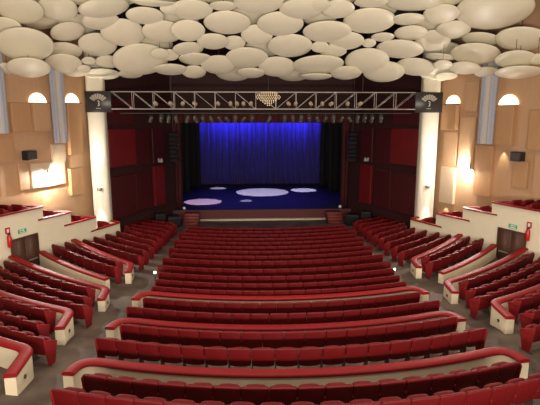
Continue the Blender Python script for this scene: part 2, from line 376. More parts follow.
def centre_path(Y, z, wx=4.78, ret=.65):
    P = []; n = 26; xe = wx
    main = [(xe*(-1+2*i/n), Y+arc(xe*(-1+2*i/n)), z) for i in range(n+1)]
    ye = main[0][1]
    L = [(-xe-.1, ye-ret, z), main[0], main[1]]
    c = round_corner([L[0], main[0], main[2]], 1, .55)
    c2 = round_corner([main[-3], main[-1], (xe+.1, ye-ret, z)], 1, .55)
    return [L[0]]+c+main[3:-3]+c2+[(xe+.1, ye-ret, z)]
for Y, z, wx, lb in ((15.18, 1.05, 4.92, 'cream parapet with red padded top, farthest of three crossing the centre block'),
                 (12.72, 1.12, 5.1, 'cream parapet with red padded top, middle of three crossing the centre block'),
                 (9.66, 1.455, 5.16, 'cream parapet with red padded top, nearest of three crossing the centre block')):
    rail_thing(centre_path(Y, z, wx), lb, ends=(0, -1))
def side_curve(s, a, c, n=16, R=14):
    """gently curved run from aisle end a to wall end c"""
    a = Vector((s*a[0], a[1], a[2])); c = Vector((s*c[0], c[1], c[2])); d = c-a; L = hypot(d.x, d.y); sag = L*L/(8*R)
    nn = Vector((-d.y, d.x, 0)).normalized()
    if nn.y > 0: nn = -nn
    return [a.lerp(c, i/n)+nn*sag*4*(i/n)*(1-i/n) for i in range(n+1)], L
SR = [  # side parapets: aisle corner, wall end, length of return
 ((6.25, 20.05, .84), (9.5, 22.4, 1.36), 1.15, 'farthest {s} side parapet, first beyond the double door'),
 ((6.42, 16.9, .88), (10.8, 19.05, 1.55), 1.1, '{s} side parapet just on the near side of the double door'),
 ((6.6, 13.8, 1.31), (11.4, 16.45, 1.68), 1.2, '{s} side parapet, second nearest to the camera'),
 ((6.5, 10.83, 1.6), (11.4, 13.9, 2.05), 1.2, '{s} side parapet nearest to the camera, at the frame edge')]
for s, sd in ((-1, 'left'), (1, 'right')):
    for a, c, ret, lb in SR:
        pts, L = side_curve(s, a, c)
        e0 = (s*(a[0]-.12), a[1]-ret, a[2])
        cor = round_corner([e0, tuple(pts[0]), tuple(pts[2])], 1, .3)
        rail_thing([e0]+cor+[tuple(p) for p in pts[2:]], 'cream and red '+lb.format(s=sd))
    pts, L = side_curve(s, (6.72, 18.05, .86), (10.15, 20.35, 1.36))
    rail_thing([tuple(p) for p in pts], 'low cream wall with red top closing the %s raised block beside the door' % sd, down=False)
# rails of the four stepped side boxes
BN = ['highest', 'second highest', 'third highest', 'lowest']
for s, sd in ((-1, 'left'), (1, 'right')):
    for k, (a, c, h) in enumerate(BOX):
        yo = c+.12
        p0 = (s*(WL(a)-.02+.1), a, h); p1 = (s*(WL(c)+.0), c, h); xo = WU(yo+.1)-.12
        if k == 3: p2 = (s*8.75, c+.45, h); tail = [p2]
        else: tail = [(s*(WL(c)+1.2), yo, h), (s*xo, yo+.1, h)]
        n = 8; run = [tuple(Vector(p0).lerp(Vector(p1), i/n)) for i in range(n)]
        cor = round_corner([run[-1], p1, tail[0]], 1, .22)
        path = run+cor+tail
        e = empty('box_parapet', (p1[0], p1[1], h-.6)); tag(e, '%s of the four stepped %s side boxes, cream with dark red rail' % (BN[k], sd), 'box parapet', 'stepped side box parapets')
        # return panel behind the tip
        w = sweep(cor[-3:]+tail, [(-.09, -.08), (.09, -.08), (.09, -.62), (-.09, -.62)]); o = w.build('return_panel', 'wallcream', e); o.matrix_parent_inverse = Matrix.Translation(-e.location)
        r = sweep(path, [(-.11, -.07), (-.11, -.01), (-.08, .0), (.08, .0), (.11, -.01), (.11, -.07)]); o = r.build('rail', 'rail', e); o.matrix_parent_inverse = Matrix.Translation(-e.location)
# ------------------------------------------------------------------ theatre seats
def rslab(w, z0, z1, y0, y1, lean, th, top, crown=.03, bev=.02):
    """padded slab: rounded top corners, leaning"""
    pts = [(-w/2*.96, z0+.04), (-w/4, z0+.008), (0, z0), (w/4, z0+.008), (w/2*.96, z0+.04), (w/2, z0+(z1-z0)*.5)]
    for i in range(7): a = i/6*pi/2; pts.append((w/2-top+top*cos(a)*1., z1-top*.7+top*.7*sin(a)-crown*0))
    pts.append((0, z1+crown))
    for i in range(7): a = pi/2+i/6*pi/2; pts.append((-w/2+top+top*cos(a), z1-top*.7+top*.7*sin(a)))
    pts.append((-w/2, z0+(z1-z0)*.5))
    b = MB(); b.prism(pts, 0, th)
    b.v = [(x, y0+y+(lean*(z-z0)/(z1-z0)), z) for x, y, z in b.v]
    return b.bevel(bev, 2)
SB = rslab(.55, .25, .78, .1, 0, -.12, .085, .05, .004, .018)
SC = rslab(.47, .32, .665, .20, 0, .03, .11, .12, .006, .035)
b = MB(); b.box(-.30, -.268, -.0, .42, .50, .55).bevel(.018); SA = b
b = MB(); b.box(-.288, -.262, .1, .3, .02, .50); b.box(-.295, -.255, .0, .38, 0, .03); SL = b
b = MB(); b.prism([(.08, .0), (.30, 0), (.42, .55), (.36, .59), (.0, .74), (-.03, .70)], 0, .05)
b.v = [(y, x, z) for x, y, z in b.v]; b.bevel(.018); SE = b     # end panel: local x 0...05
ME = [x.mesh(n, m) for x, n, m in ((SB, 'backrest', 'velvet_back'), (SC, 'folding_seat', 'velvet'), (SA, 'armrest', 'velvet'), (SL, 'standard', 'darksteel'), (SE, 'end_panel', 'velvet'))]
SEATS = []   # (x, y, z, rz, ends, label, group)
def seat_row(curve, label, group, first_end=True, last_end=True, maxx=None):
    """curve: dense list of 3D points from first seat side; seats face away from -n"""
    P = 0.554; acc = [0]
    for p, q in zip(curve, curve[1:]): acc.append(acc[-1]+hypot(q[0]-p[0], q[1]-p[1]))
    n = max(1, round(acc[-1]/.562)); P = acc[-1]/n; st = 0; k = 0
    for i in range(n):
        d = max(0, min(acc[-1], st+(i+.5)*P))
        while k < len(acc)-2 and acc[k+1] < d: k += 1
        t = (d-acc[k])/(acc[k+1]-acc[k]); p = Vector(curve[k]).lerp(Vector(curve[k+1]), t)
        dv = Vector(curve[k+1])-Vector(curve[k])
        rz = atan2(dv.y, dv.x)
        if dv.x < 0: rz = atan2(-dv.y, -dv.x)
        vx, vy, f = view((p.x, p.y, floor_z(p.x, p.y)+.86))
        if f < 2 or vx < -16 or vx > 556 or vy > 412: continue
        SEATS.append(dict(p=p, rz=rz, i=i, n=n, f=f, label=label, group=group, rev=dv.x < 0, e=(i == 0 and first_end, i == n-1 and last_end)))
def crow(Y, half, label, group):
    n = 40; seat_row([(half*(-1+2*i/n), Y+arc(half*(-1+2*i/n)), 0) for i in range(n+1)], label, group)
A = [26.3-.86*i for i in range(9)]
for k, Y in enumerate(A): crow(Y, 4.65+(.28 if k % 2 == 0 and k > 1 else .0), '%s row of the front centre block' % ORD[k+1], 'seats of the front centre block')
for k, Y in enumerate((18.2, 17.2, 16.35, 15.6)):
    crow(Y, (4.9, 4.7, 4.65, 4.65)[k], ('fourth row beyond farthest centre parapet', 'third row beyond farthest centre parapet', 'second row beyond farthest centre parapet', 'row touching farthest centre parapet')[k], 'seats in front of the farthest centre parapet')
for Y, h, lb in ((14.3, 4.68, 'first row behind farthest centre parapet'), (13.35, 5.02, 'second row behind farthest centre parapet'), (11.5, 4.7, 'first row behind middle centre parapet'),
                 (10.5, 5.1, 'second row behind middle centre parapet'), (8.4, 4.66, 'first row behind nearest centre parapet'), (7.4, 4.9, 'second row behind nearest centre parapet')):
    crow(Y, h, lb, 'seats behind the centre parapets')
SROW = [  # aisle end, wall end
 ((5.65, 28.0), (7.7, 29.3), 'front block row 1'), ((5.7, 27.0), (8.0, 28.5), ''), ((5.75, 26.1), (8.2, 27.7), ''), ((5.8, 25.2), (8.3, 26.9), ''),
 ((5.9, 24.2), (8.1, 26.0), ''), ((5.95, 23.3), (8.3, 25.2), ''), ((6.0, 22.35), (8.6, 24.25), ''), ((6.05, 21.4), (8.95, 23.4), ''), ((6.1, 20.5), (9.2, 22.6), '')]
for s, sd in ((-1, 'left'), (1, 'right')):
    for k, (a, c, _) in enumerate(SROW):
        pts, L = side_curve(s, (*a, 0), (*c, 0)); pts = [p+Vector((0, .2, 0)) for p in pts]; seat_row(pts, '%s row from stage, %s side block' % (ORD[k+1], sd), 'seats of the %s front side block' % sd)
    for a, c, lb in (((6.75, 19.4), (9.65, 21.7), 'front row of raised %s block beside door'), ((6.55, 18.55), (9.95, 20.95), 'back row of raised %s block beside door'),
                     ((6.8, 15.95), (10.75, 18.3), 'first row behind %s parapet beside door'), ((6.6, 15.0), (11.0, 17.6), 'second row behind %s parapet beside door'),
                     ((6.3, 14.1), (11.2, 16.95), 'third row behind %s parapet beside door'),
                     ((7.05, 13.1), (11.4, 15.6), 'first row behind second nearest %s parapet'), ((6.85, 12.15), (11.4, 14.85), 'second row behind second nearest %s parapet'),
                     ((6.3, 11.2), (11.4, 14.3), 'third row behind second nearest %s parapet'), ((7.0, 9.9), (11.4, 12.4), 'first row behind nearest %s parapet')):
        pts, L = side_curve(s, (*a, 0), (*c, 0)); seat_row(pts, lb % sd, 'seats of the %s side blocks' % sd)
# rows inside the upper boxes
BOXS = []
for s, sd in ((-1, 'left'), (1, 'right')):
    for k, (a, c, h) in enumerate(BOX):
        a0 = max(a, 18.0) if k == 0 else BOX[k-1][1]+.3
        ys = [c-.7-.85*j for j in range(6) if c-.7-.85*j > a0]
        for j, y in enumerate(ys):
            m = 3 if k < 3 else 1
            for i in range(m):
                x = s*(WL(y)+.48+.56*i)
                BOXS.append((x, y, h-.6, s, sd, k, j, i))
SEATS.sort(key=lambda q: q['f'])
bulk = MB()
def mergeseat(bulk, T, ends=(0, 0)):
    for o, mi in ((SB, 0), (SC, 1), (SA, 1), (SL, 2)): bulk.merge(o, T, mi)
    if ends[0]: bulk.merge(SE, T @ Matrix.Translation((-.30, 0, 0)), 1)
    if ends[1]: bulk.merge(SE, T @ Matrix.Translation((.255, 0, 0)), 1)
for num, q in enumerate(SEATS):
    p = q['p']; z = floor_z(p.x, p.y); T = Matrix.Translation((p.x, p.y, z)) @ Matrix.Rotation(q['rz'], 4, 'Z')
    le, re = q['e'] if not q['rev'] else (q['e'][1], q['e'][0])
    if num >= 300: mergeseat(bulk, T, (le, re)); continue
    e = empty('theatre_seat', (p.x, p.y, z), q['rz'])
    side = 'from left' if p.x > -5.2 and p.x < 5.2 else 'from the aisle'
    i = q['i']
    tag(e, 'red folding seat, %s %s, %s' % (ORD[i+1], side, q['label']), 'seat', q['group'])
    for nm, me in zip(('backrest', 'folding_seat', 'armrest', 'standard'), ME): inst(nm, me, e)
    if le: inst('end_panel', ME[4], e, (-.30, 0, 0))
    if re: inst('end_panel', ME[4], e, (.255, 0, 0))
for (x, y, z, s, sd, k, j, i) in BOXS:
    mergeseat(bulk, Matrix.Translation((x, y, z)) @ Matrix.Rotation(s*.35, 4, 'Z'), (1, 1))
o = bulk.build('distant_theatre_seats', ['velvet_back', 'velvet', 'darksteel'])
tag(o, 'far rows of small red seats near the stage and in the side boxes', 'seats', kind='stuff')
print('SEATS', len(SEATS), 'box', len(BOXS))
for x, y in ((-5.02, 18.9), (5.0, 18.75)):
    z = floor_z(x, y); e = empty('step_light', (x, y, z)); tag(e, 'small white step light on the %s end of the centre rows' % ('left' if x < 0 else 'right'), 'step light', 'aisle step lights')
    MB().box(-.02, .02, -.02, .02, 0, .45).build('post', 'darksteel', e); MB().box(-.05, .05, -.05, .0, .45, .54).bevel(.015).build('lens', 'whitelight', e)
# ------------------------------------------------------------------ ceiling discs
DISCS = [[-10.17,20.42,11.31,0.84,25.9,0,23.7],[-8.97,21.13,11.54,0.79,25.4,0,20.2],[-10.4,21.07,10.08,1.11,29.2,0,23.6],[-9.3,23.03,10.96,0.76,23.1,-12.0,19.4],[-9.91,24.06,10.26,0.84,19.6,0,19.9],[-10.45,21.34,9.18,0.86,22.5,0,23.4],[-11.6,21.83,9.2,0.39,31.6,0,25.5],[-10.08,24.4,9.69,0.86,27.2,0,20.0],[-9.87,25.25,9.44,0.71,17.5,0,18.9],[-11.03,20.79,10.75,0.62,26.0,0,25.3],[-7.03,20.95,11.57,1.04,8.8,-10.0,15.6],[-7.5,22.05,11.26,0.79,17.4,-5.0,15.9],[-6.8,22.99,10.93,0.99,27.4,0,13.7],[-5.48,21.53,11.39,0.8,13.7,0,11.2],[-4.95,22.81,10.96,0.94,20.8,0,9.3],[-8.28,24.03,10.54,0.89,28.7,0,16.4],[-6.44,24.88,9.96,1.39,25.9,-5.0,11.9],[-8.22,25.39,9.91,0.62,24.6,0,15.5],[-8.87,24.42,9.84,0.34,26.8,0,17.4],[-8.84,26.37,9.4,0.96,10.8,0,16.2],[-9.26,24.8,9.5,0.33,31.3,0,18.0],[-7.3,26.29,9.4,0.64,13.8,0,13.1],[-5.07,25.6,9.58,0.89,11.6,0,8.6],[-4.87,20.17,11.65,0.88,-10.3,0,10.3],[-4.34,20.54,11.47,0.33,24.7,0,8.7],[-3.44,20.93,11.52,0.9,13.3,0,6.1],[-2.08,20.45,11.59,0.57,4.9,0,2.5],[-1.98,21.93,11.21,1.04,16.3,0,2.0],[-3.75,22.32,10.93,0.76,26.9,0,6.5],[-2.7,23.16,10.61,0.75,19.0,0,3.7],[-1.72,23.54,10.61,0.55,28.1,0,1.3],[-3.96,23.97,10.38,0.75,16.4,-5.0,6.6],[-3.69,24.92,10.03,0.86,12.5,0,5.7],[-2.55,25.33,9.79,0.93,23.6,0,3.1],[-3.91,25.96,9.49,0.64,25.5,0,6.0],[-5.33,24.0,10.14,0.44,29.4,0,9.8],[-4.91,24.41,10.15,0.45,29.5,0,8.6],[-1.1,24.71,10.07,1.09,20.0,0,-0.2],[-0.66,19.96,11.65,1.0,13.3,0,-1.5],[0.37,21.89,11.18,1.04,17.9,0,-4.1],[1.15,20.62,11.54,0.92,12.3,0,-6.5],[1.75,20.17,11.61,0.55,13.8,0,-8.3],[-0.64,22.83,10.87,0.74,27.2,0,-1.4],[0.98,23.64,10.51,1.09,20.3,0,-5.3],[2.57,22.43,10.96,1.12,14.3,0,-9.5],[-0.89,25.88,9.45,0.77,13.8,0,-0.7],[0.46,25.34,9.71,0.97,24.8,0,-3.8],[2.57,25.07,9.79,1.35,13.3,-3.0,-8.6],[2.61,25.94,9.31,0.89,3.0,0,-8.3],[2.43,23.56,10.46,0.44,28.5,0,-8.8],[3.14,23.93,10.33,0.67,18.7,0,-10.3],[2.69,20.54,11.54,0.69,18.9,0,-10.7],[4.25,21.44,11.26,1.14,15.6,0,-14.3],[3.6,23.1,10.68,0.85,19.0,0,-11.7],[5.03,24.63,9.95,1.12,26.2,0,-14.2],[4.17,25.62,9.45,0.83,19.1,0,-11.8],[6.16,25.44,9.49,1.09,23.4,0,-16.1],[5.25,22.7,10.81,0.54,10.9,0,-15.9],[4.73,23.21,10.61,0.34,28.2,0,-14.3],[6.38,23.6,10.4,1.15,13.2,4.0,-17.8],[3.91,19.89,11.69,0.69,2.2,0,-14.4],[5.81,20.94,11.26,0.71,7.1,0,-18.5],[6.44,22.31,10.93,0.76,15.2,0,-18.9],[5.69,19.8,11.69,1.13,2.3,0,-19.2],[7.66,24.97,9.71,0.99,20.2,6.0,-19.5],[7.16,20.72,11.43,0.75,19.8,0,-22.0],[8.26,21.97,11.02,0.77,20.5,0,-23.3],[7.72,22.89,10.68,0.81,28.1,0,-21.3],[8.61,24.01,10.17,0.75,0.1,8.0,-22.2],[8.23,22.77,9.57,0.43,26.0,0,-22.5],[9.65,25.58,9.31,0.57,14.6,0,-23.0],[9.47,23.11,9.47,0.73,17.6,5.0,-24.8],[9.84,22.46,10.72,0.87,10.7,8.0,-26.2],[9.78,22.78,10.08,1.12,18.6,5.0,-25.7],[9.23,20.28,11.52,1.53,19.2,0,-27.2],[11.1,21.3,10.54,1.07,19.7,5.0,-30.0],[10.78,21.04,9.63,0.84,19.8,0,-29.7],[10.75,23.45,9.32,0.59,19.9,0,-27.0],[11.17,21.36,9.12,1.0,9.7,0,-30.1],[11.51,20.57,9.59,0.39,30.0,0,-31.7],[-11.47,21.03,12.0,0.78,15.9,0,26.0],[-3.07,20.71,12.03,0.78,14.4,0,5.2],[7.23,20.18,12.03,0.78,15.1,0,-22.7],[2.7,20.41,12.03,0.78,14.4,0,-10.8],[-6.37,20.88,12.03,0.78,14.8,0,13.9],[-8.02,20.96,12.03,0.78,15.2,0,18.0],[-10.08,21.07,12.03,0.78,15.6,0,22.9],[-4.72,20.79,12.03,0.78,14.6,0,9.6],[0.84,20.51,12.03,0.78,14.3,0,-5.7],[-2.04,20.66,12.03,0.78,14.3,0,2.3],[4.14,20.34,12.03,0.78,14.6,0,-14.7],[-10.57,23.07,11.48,0.87,17.8,0,22.1],[9.33,25.9,9.55,1.03,22.8,0,-22.1],[9.02,24.65,10.42,0.98,20.7,0,-22.5],[-1.81,26.78,9.58,1.05,22.5,0,1.3],[-8.87,23.31,11.36,0.88,17.9,0,18.2],[2.13,22.09,11.58,0.85,16.4,0,-8.6],[1.48,26.61,9.58,1.05,22.5,0,-5.8],[-5.74,24.76,10.72,0.95,19.6,0,10.4],[-4.19,22.74,11.48,0.87,17.0,0,7.5],[-1.01,22.25,11.58,0.85,16.4,0,-0.5],[-0.24,24.8,10.57,0.96,19.8,0,-2.2],[1.67,20.47,12.03,0.78,14.3,0,-8.0],[4.63,21.31,11.78,0.83,15.8,0,-15.3],[4.96,20.3,12.03,0.78,14.7,0,-16.9],[7.33,22.48,11.36,0.88,17.7,0,-20.8]]
def tier(z): return 'lowest tier' if z < 9.95 else 'second tier up' if z < 10.75 else 'third tier up' if z < 11.3 else 'topmost tier'
def dsize(r): return 'large' if r > 1.0 else 'medium' if r > .72 else 'small'
tiers = {}
for d in DISCS: tiers.setdefault(tier(d[2]), []).append(d)
prof = [(0, -.2), (.25, -.193), (.5, -.17), (.7, -.135), (.86, -.085), (.96, -.035), (1, 0), (.985, .022), (.93, .045), (.8, .07), (.5, .10), (0, .12)]
dm = MB().lathe(prof, 40).mesh('shell', 'disc')
cm = MB().tube((0, 0, 0), (0, 0, 1), .012, 6).mesh('cable', 'darksteel')
for tn, ds in tiers.items():
    ds.sort(key=lambda d: d[0]/d[1]+1.2/d[1])
    for k, d in enumerate(ds):
        x, y, z, r, tl, rl, az = d
        e = empty('ceiling_disc', (x, y, z)); tag(e, '%s ivory ceiling disc, %s from %s in %s' % (dsize(r), *((ORD[k+1], 'left') if k < len(ds)/2 else (ORD[len(ds)-k], 'right')), tn), 'ceiling disc', 'ivory discs hung under the ceiling')
        o = inst('shell', dm, e); o.scale = (r, r, r)
        o.rotation_euler = (Matrix.Rotation(radians(az), 3, 'Z') @ Matrix.Rotation(radians(rl), 3, 'Y') @ Matrix.Rotation(radians(-tl), 3, 'X')).to_euler()
        c = inst('cable', cm, e, (0, 0, .1*r)); c.scale = (1, 1, 12.7-z-.1*r)
# ------------------------------------------------------------------ truss between the two black boxes
e = empty('lighting_truss', (0, 26, 7.56)); tag(e, 'long aluminium lighting truss spanning above the stage opening', 'truss')
XA, XB, H, NB = -8.28, 8.1, .9, 15
for nm, y, z in (('top_chord', -.2, H), ('top_chord', .2, H), ('bottom_chord', -.2, 0), ('bottom_chord', .2, -.0)):
    MB().tube((XA, y, z), (XB, y, z), .018 if z else .03, 8).build(nm, 'steel', e)
stp = (XB-XA)/NB
vm = MB().tube((0, 0, 0), (0, 0, H), .014, 6).mesh('upright', 'steel'); dmL = MB().tube((0, 0, H), (stp, 0, 0), .012, 6).mesh('diagonal', 'steel'); dmR = MB().tube((0, 0, 0), (stp, 0, H), .012, 6).mesh('diagonal', 'steel')
tm = MB().tube((0, -.2, 0), (0, .2, 0), .012, 6).mesh('cross_tie', 'steel')
for i in range(NB+1):
    for y in (-.2, .2):
        if 0 < i < NB: inst('upright', vm, e, (XA+i*stp, y, 0))
        if i < NB: inst('diagonal', dmL if i < NB/2 else dmR, e, (XA+i*stp, y, 0))
    if 0 < i < NB: inst('cross_tie', tm, e, (XA+i*stp, 0, 0))
for x in (-5.2, 0.05, 5.2):
    MB().tube((x, 0, H), (x, 0, 12.7-7.56), .012, 6).build('hanging_cable', 'darksteel', e)
MB().tube((-7.9, .1, -.22), (8.0, .1, -.22), .022, 8).build('lamp_bar', 'darksteel', e)
# stage lamps
canb = MB().lathe([(0, .2), (.07, .19), (.085, .12), (.085, -.12), (.1, -.2), (.088, -.2), (.075, -.13)], 14)
canm = canb.mesh('lamp_body', 'lampcan'); lenm = MB().lathe([(0, -.15), (.08, -.15)], 14).mesh('lens', 'lens')
yom = MB().box(-.115, -.1, -.02, .02, -.02, .22).box(.1, .115, -.02, .02, -.02, .22).box(-.115, .115, -.02, .02, .2, .22).box(-.02, .02, -.02, .02, .22, .3).mesh('yoke', 'black')
def stage_lamp(x, y, z, tx, tz, label, grp):
    e = empty('stage_spotlight', (x, y, z), tz); tag(e, label, 'stage spotlight', grp)
    for nm, me in (('lamp_body', canm), ('lens', lenm)): inst(nm, me, e, (0, 0, 0), (tx, 0, 0))
    inst('yoke', yom, e)
LX = [-6.3, -5.75, -5.35, -4.95, -4.35, -3.9, -3.5, -3.05, -2.6, -2.2, -1.75, -1.3, -.85, .1, .95, 1.4, 1.85, 2.3, 2.75, 3.2, 3.65, 4.1, 4.55, 5.0, 5.4, 5.8, 6.3]
for k, x in enumerate(LX):
    stage_lamp(x, 26.1, 7.02, radians(random.choice((35, 50, 60))), radians(random.uniform(-35, 35)), 'black stage spotlight, %s from left hanging under the truss' % ORD[k+1], 'spotlights hanging under the truss')
ux = [-6.0, -5.2, -4.55, -3.93, -2.68, -2.0, -1.65, -1.3, -.9, 1.14, 1.54, 2.36, 3.0, 3.5, 4.4, 5.1]
um = mat('beige_lamp_can', (.48, .37, .28), .4)
canm2 = MB().lathe([(0, .13), (.075, .12), (.1, .08), (.1, -.08), (.11, -.12), (.09, -.12), (.0, -.1)], 14).mesh('lamp_body', um)
ym2 = MB().box(-.02, .02, -.02, .02, -.24, -.08).box(-.09, .09, -.03, .03, -.26, -.235).mesh('yoke', 'black')
for k, x in enumerate(ux):
    e = empty('truss_floodlight', (x, 26.0, 7.86), random.uniform(-.5, .5)); tag(e, 'small beige round floodlight, %s from left standing inside the truss' % ORD[k+1], 'floodlight', 'round floodlights inside the truss')
    inst('lamp_body', canm2, e, (0, 0, 0), (radians(70), 0, 0)); inst('yoke', ym2, e)
# golden bulb ornament on the truss centre
e = empty('bulb_ornament', (0.03, 25.7, 7.62)); tag(e, 'diamond ornament of golden bulbs on the middle of the truss', 'ornament')
bu = MB().lathe([(0, -.026), (.022, -.012), (.026, 0), (.022, .012), (0, .026)], 8).mesh('bulb', 'bead'); fr = MB()
for r in range(9):
    z = .82-.085*r; wd = (7, 9, 11, 12, 11, 8, 6, 4, 2)[r]
    for i in range(wd):
        x = (i-(wd-1)/2)*.115+(.0)
        inst('bulb', bu, e, (x, 0, z))
    fr.tube((-(wd-1)/2*.115-.03, .03, z), ((wd-1)/2*.115+.03, .03, z), .006, 5)
fr.tube((0, .04, .1), (0, .04, .86), .012, 6).box(-.02, .02, .03, .1, .84, .88).build('frame', 'darksteel', e)
# black boxes with the fan logo
for x0, x1, sd in ((-9.66, -8.3, 'left'), (8.12, 9.66, 'right')):
    xc = (x0+x1)/2; w = (x1-x0)/2
    e = empty('black_signboard', (xc, 26.0, 7.38)); tag(e, 'black square signboard with grey fan logo at the %s end of the truss' % sd, 'signboard', 'fan logo signboards')
    MB().box(-w, w, -.12, .12, 0, 1.1).bevel(.015, 1).build('panel', 'screen', e)
    b = MB(); n = 7
    for k in range(n):
        a0 = radians(30+k*120/n+1.8); a1 = radians(30+(k+1)*120/n-1.8); r0, r1 = .24, .5
        pts = [(r0*cos(a0), r0*sin(a0)), (r1*cos(a0), r1*sin(a0)), (r1*1.05*cos((a0+a1)/2), r1*1.05*sin((a0+a1)/2)), (r1*cos(a1), r1*sin(a1)), (r0*cos(a1), r0*sin(a1))]
        b.prism([(x, z+.46) for x, z in pts], -.132, -.121)
    b.build('fan_emblem', 'logo', e)
    b = MB()      # the small numeral-like curl under the fan
    for cz, a0, a1 in ((.54, -100, 130), (.41, -130, 100)):
        for i in range(10):
            p, q = [radians(a0+(a1-a0)*j/10) for j in (i, i+1)]
            b.prism([(.035*cos(p), cz+.045*sin(p)), (.07*cos(p), cz+.075*sin(p)), (.07*cos(q), cz+.075*sin(q)), (.035*cos(q), cz+.045*sin(q))], -.132, -.121)
    b.box(-.12, .12, -.132, -.121, .2, .218); b.build('numeral', 'white', e)
# red acoustic panels on the splayed walls
def SPX(y): return 9.3+.484*(26.6-y)
ns = hypot(1, .484)
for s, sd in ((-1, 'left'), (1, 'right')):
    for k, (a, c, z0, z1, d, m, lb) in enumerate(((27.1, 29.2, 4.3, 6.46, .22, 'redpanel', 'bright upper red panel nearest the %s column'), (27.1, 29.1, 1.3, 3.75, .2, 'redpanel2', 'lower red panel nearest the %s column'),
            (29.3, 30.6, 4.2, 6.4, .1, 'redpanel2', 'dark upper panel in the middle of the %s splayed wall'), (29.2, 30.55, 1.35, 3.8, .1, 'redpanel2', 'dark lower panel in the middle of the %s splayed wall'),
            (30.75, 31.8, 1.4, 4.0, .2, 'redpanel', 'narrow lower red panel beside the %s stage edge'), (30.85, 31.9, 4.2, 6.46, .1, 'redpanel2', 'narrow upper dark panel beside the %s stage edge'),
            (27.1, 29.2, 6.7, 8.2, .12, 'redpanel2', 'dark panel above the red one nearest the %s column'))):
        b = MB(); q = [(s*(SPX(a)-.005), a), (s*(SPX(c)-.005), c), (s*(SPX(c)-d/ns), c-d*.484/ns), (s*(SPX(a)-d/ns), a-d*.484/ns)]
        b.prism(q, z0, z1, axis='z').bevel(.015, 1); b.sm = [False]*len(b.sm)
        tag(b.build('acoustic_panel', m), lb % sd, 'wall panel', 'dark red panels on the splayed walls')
# ------------------------------------------------------------------ stage drapes
def drape(name, x0, x1, y, z0, z1, m, label, cat, amp=.12, per=.42, n=None, grp=None, gather=0):
    n = n or int(abs(x1-x0)/per*10); rows = 8; b = MB(); vs = []
    for j in range(rows+1):
        t = j/rows
        for i in range(n+1):
            u = i/n; ph = 2*pi*u*abs(x1-x0)/per+.8*sin(u*17)+.5*sin(u*41)
            xx = x0+(x1-x0)*u; 
            if gather: xx += gather*(sin(t*pi)**2)*(1-u)
            vs.append((xx, y+amp*(.55+.45*(1-t))*sin(ph)*(1+.3*sin(u*23)), z0+(z1-z0)*t))
    m1 = n+1; b.add(vs, [(j*m1+i, j*m1+i+1, (j+1)*m1+i+1, (j+1)*m1+i) for j in range(rows) for i in range(n)], 0, True)
    o = b.build(name, m); sd = o.modifiers.new('thick', 'SOLIDIFY'); sd.thickness = .02
    return tag(o, label, cat, grp)
drape('backdrop_curtain', -5.9, 6.5, 46.2, .73, 9.5, 'curtain', 'pleated blue velvet curtain across the back of the stage', 'curtain', .2, .55)
k = 0
for s, sd in ((-1, 'left'), (1, 'right')):
    for y, lb, xi in ((36.5, 'nearest', 6.3), (40.5, 'middle', 6.0), (44.3, 'farthest', 5.4)):
        drape('stage_leg_drape', s*(xi+(.55 if s > 0 and y > 44 else 0)), s*9.2, y, .73, 9.5, 'blackcloth', '%s black leg drape hanging at the %s of the stage' % (lb, sd), 'curtain', .08, .4, grp='black leg drapes')
    drape('proscenium_drape', s*5.75, s*6.5, 33.7, .73, 7.6, 'redcurtain', 'dark red drape hanging at the %s edge of the stage opening' % sd, 'curtain', .07, .22, grp='red edge drapes')
for y, lb in ((37.5, 'nearer'), (42, 'farther')):
    b = MB().box(-9, 9, y, y+.03, 7.4, 11.7); tag(b.build('border_drape', 'blackcloth'), '%s black border drape hanging high above the stage' % lb, 'curtain', 'black border drapes')
drape('valance', -6.5, 6.5, 33.55, 6.78, 8.0, 'redcurtain', 'dark red pleated valance along the top of the stage opening', 'curtain', .05, .3)
# line arrays
for x, sd in ((-6.0, 'left'), (6.1, 'right')):
    e = empty('line_array_speaker', (x, 31.9, 4.15)); tag(e, 'black hanging line array of loudspeakers %s of the stage opening' % sd, 'loudspeaker', 'hanging line arrays')
    for j in range(7):
        b = MB().box(-.26, .26, -.2, .2, 0, .26).bevel(.03, 1); o = b.build('cabinet', 'black', e, (0, .02*(6-j)*.5, j*.29)); o.rotation_euler = (radians(-(6-j)*1.5), 0, 0)
        MB().box(-.23, .23, -.215, -.2, .03, .23).build('grille', 'blackcloth', o)
    MB().tube((0, 0, 2.0), (0, 0, 12.7-4.15), .015, 6).build('hanging_cable', 'darksteel', e)
    g = empty('twin_lamp_box', (x-.75*(1 if x < 0 else -1)-.0, 31.0, 4.25)); tag(g, 'small pale twin lamp on the dark red wall %s of the stage' % sd, 'wall lamp', 'twin lamps beside the stage')
    MB().box(-.16, .16, -.05, .05, 0, .16).bevel(.02, 1).build('box', 'grey', g)
    for q in (-.09, .09): MB().lathe([(0, 0), (.06, .02), (.07, .07), (.055, .07), (0, .05)], 12, T=Matrix.Translation((q, -.02, .2)) @ Matrix.Rotation(pi/2, 4, 'X')).build('lamp_head', 'grey', g)
    MB().box(-.03, .03, .05, .4, .03, .1).build('bracket', 'darksteel', g)
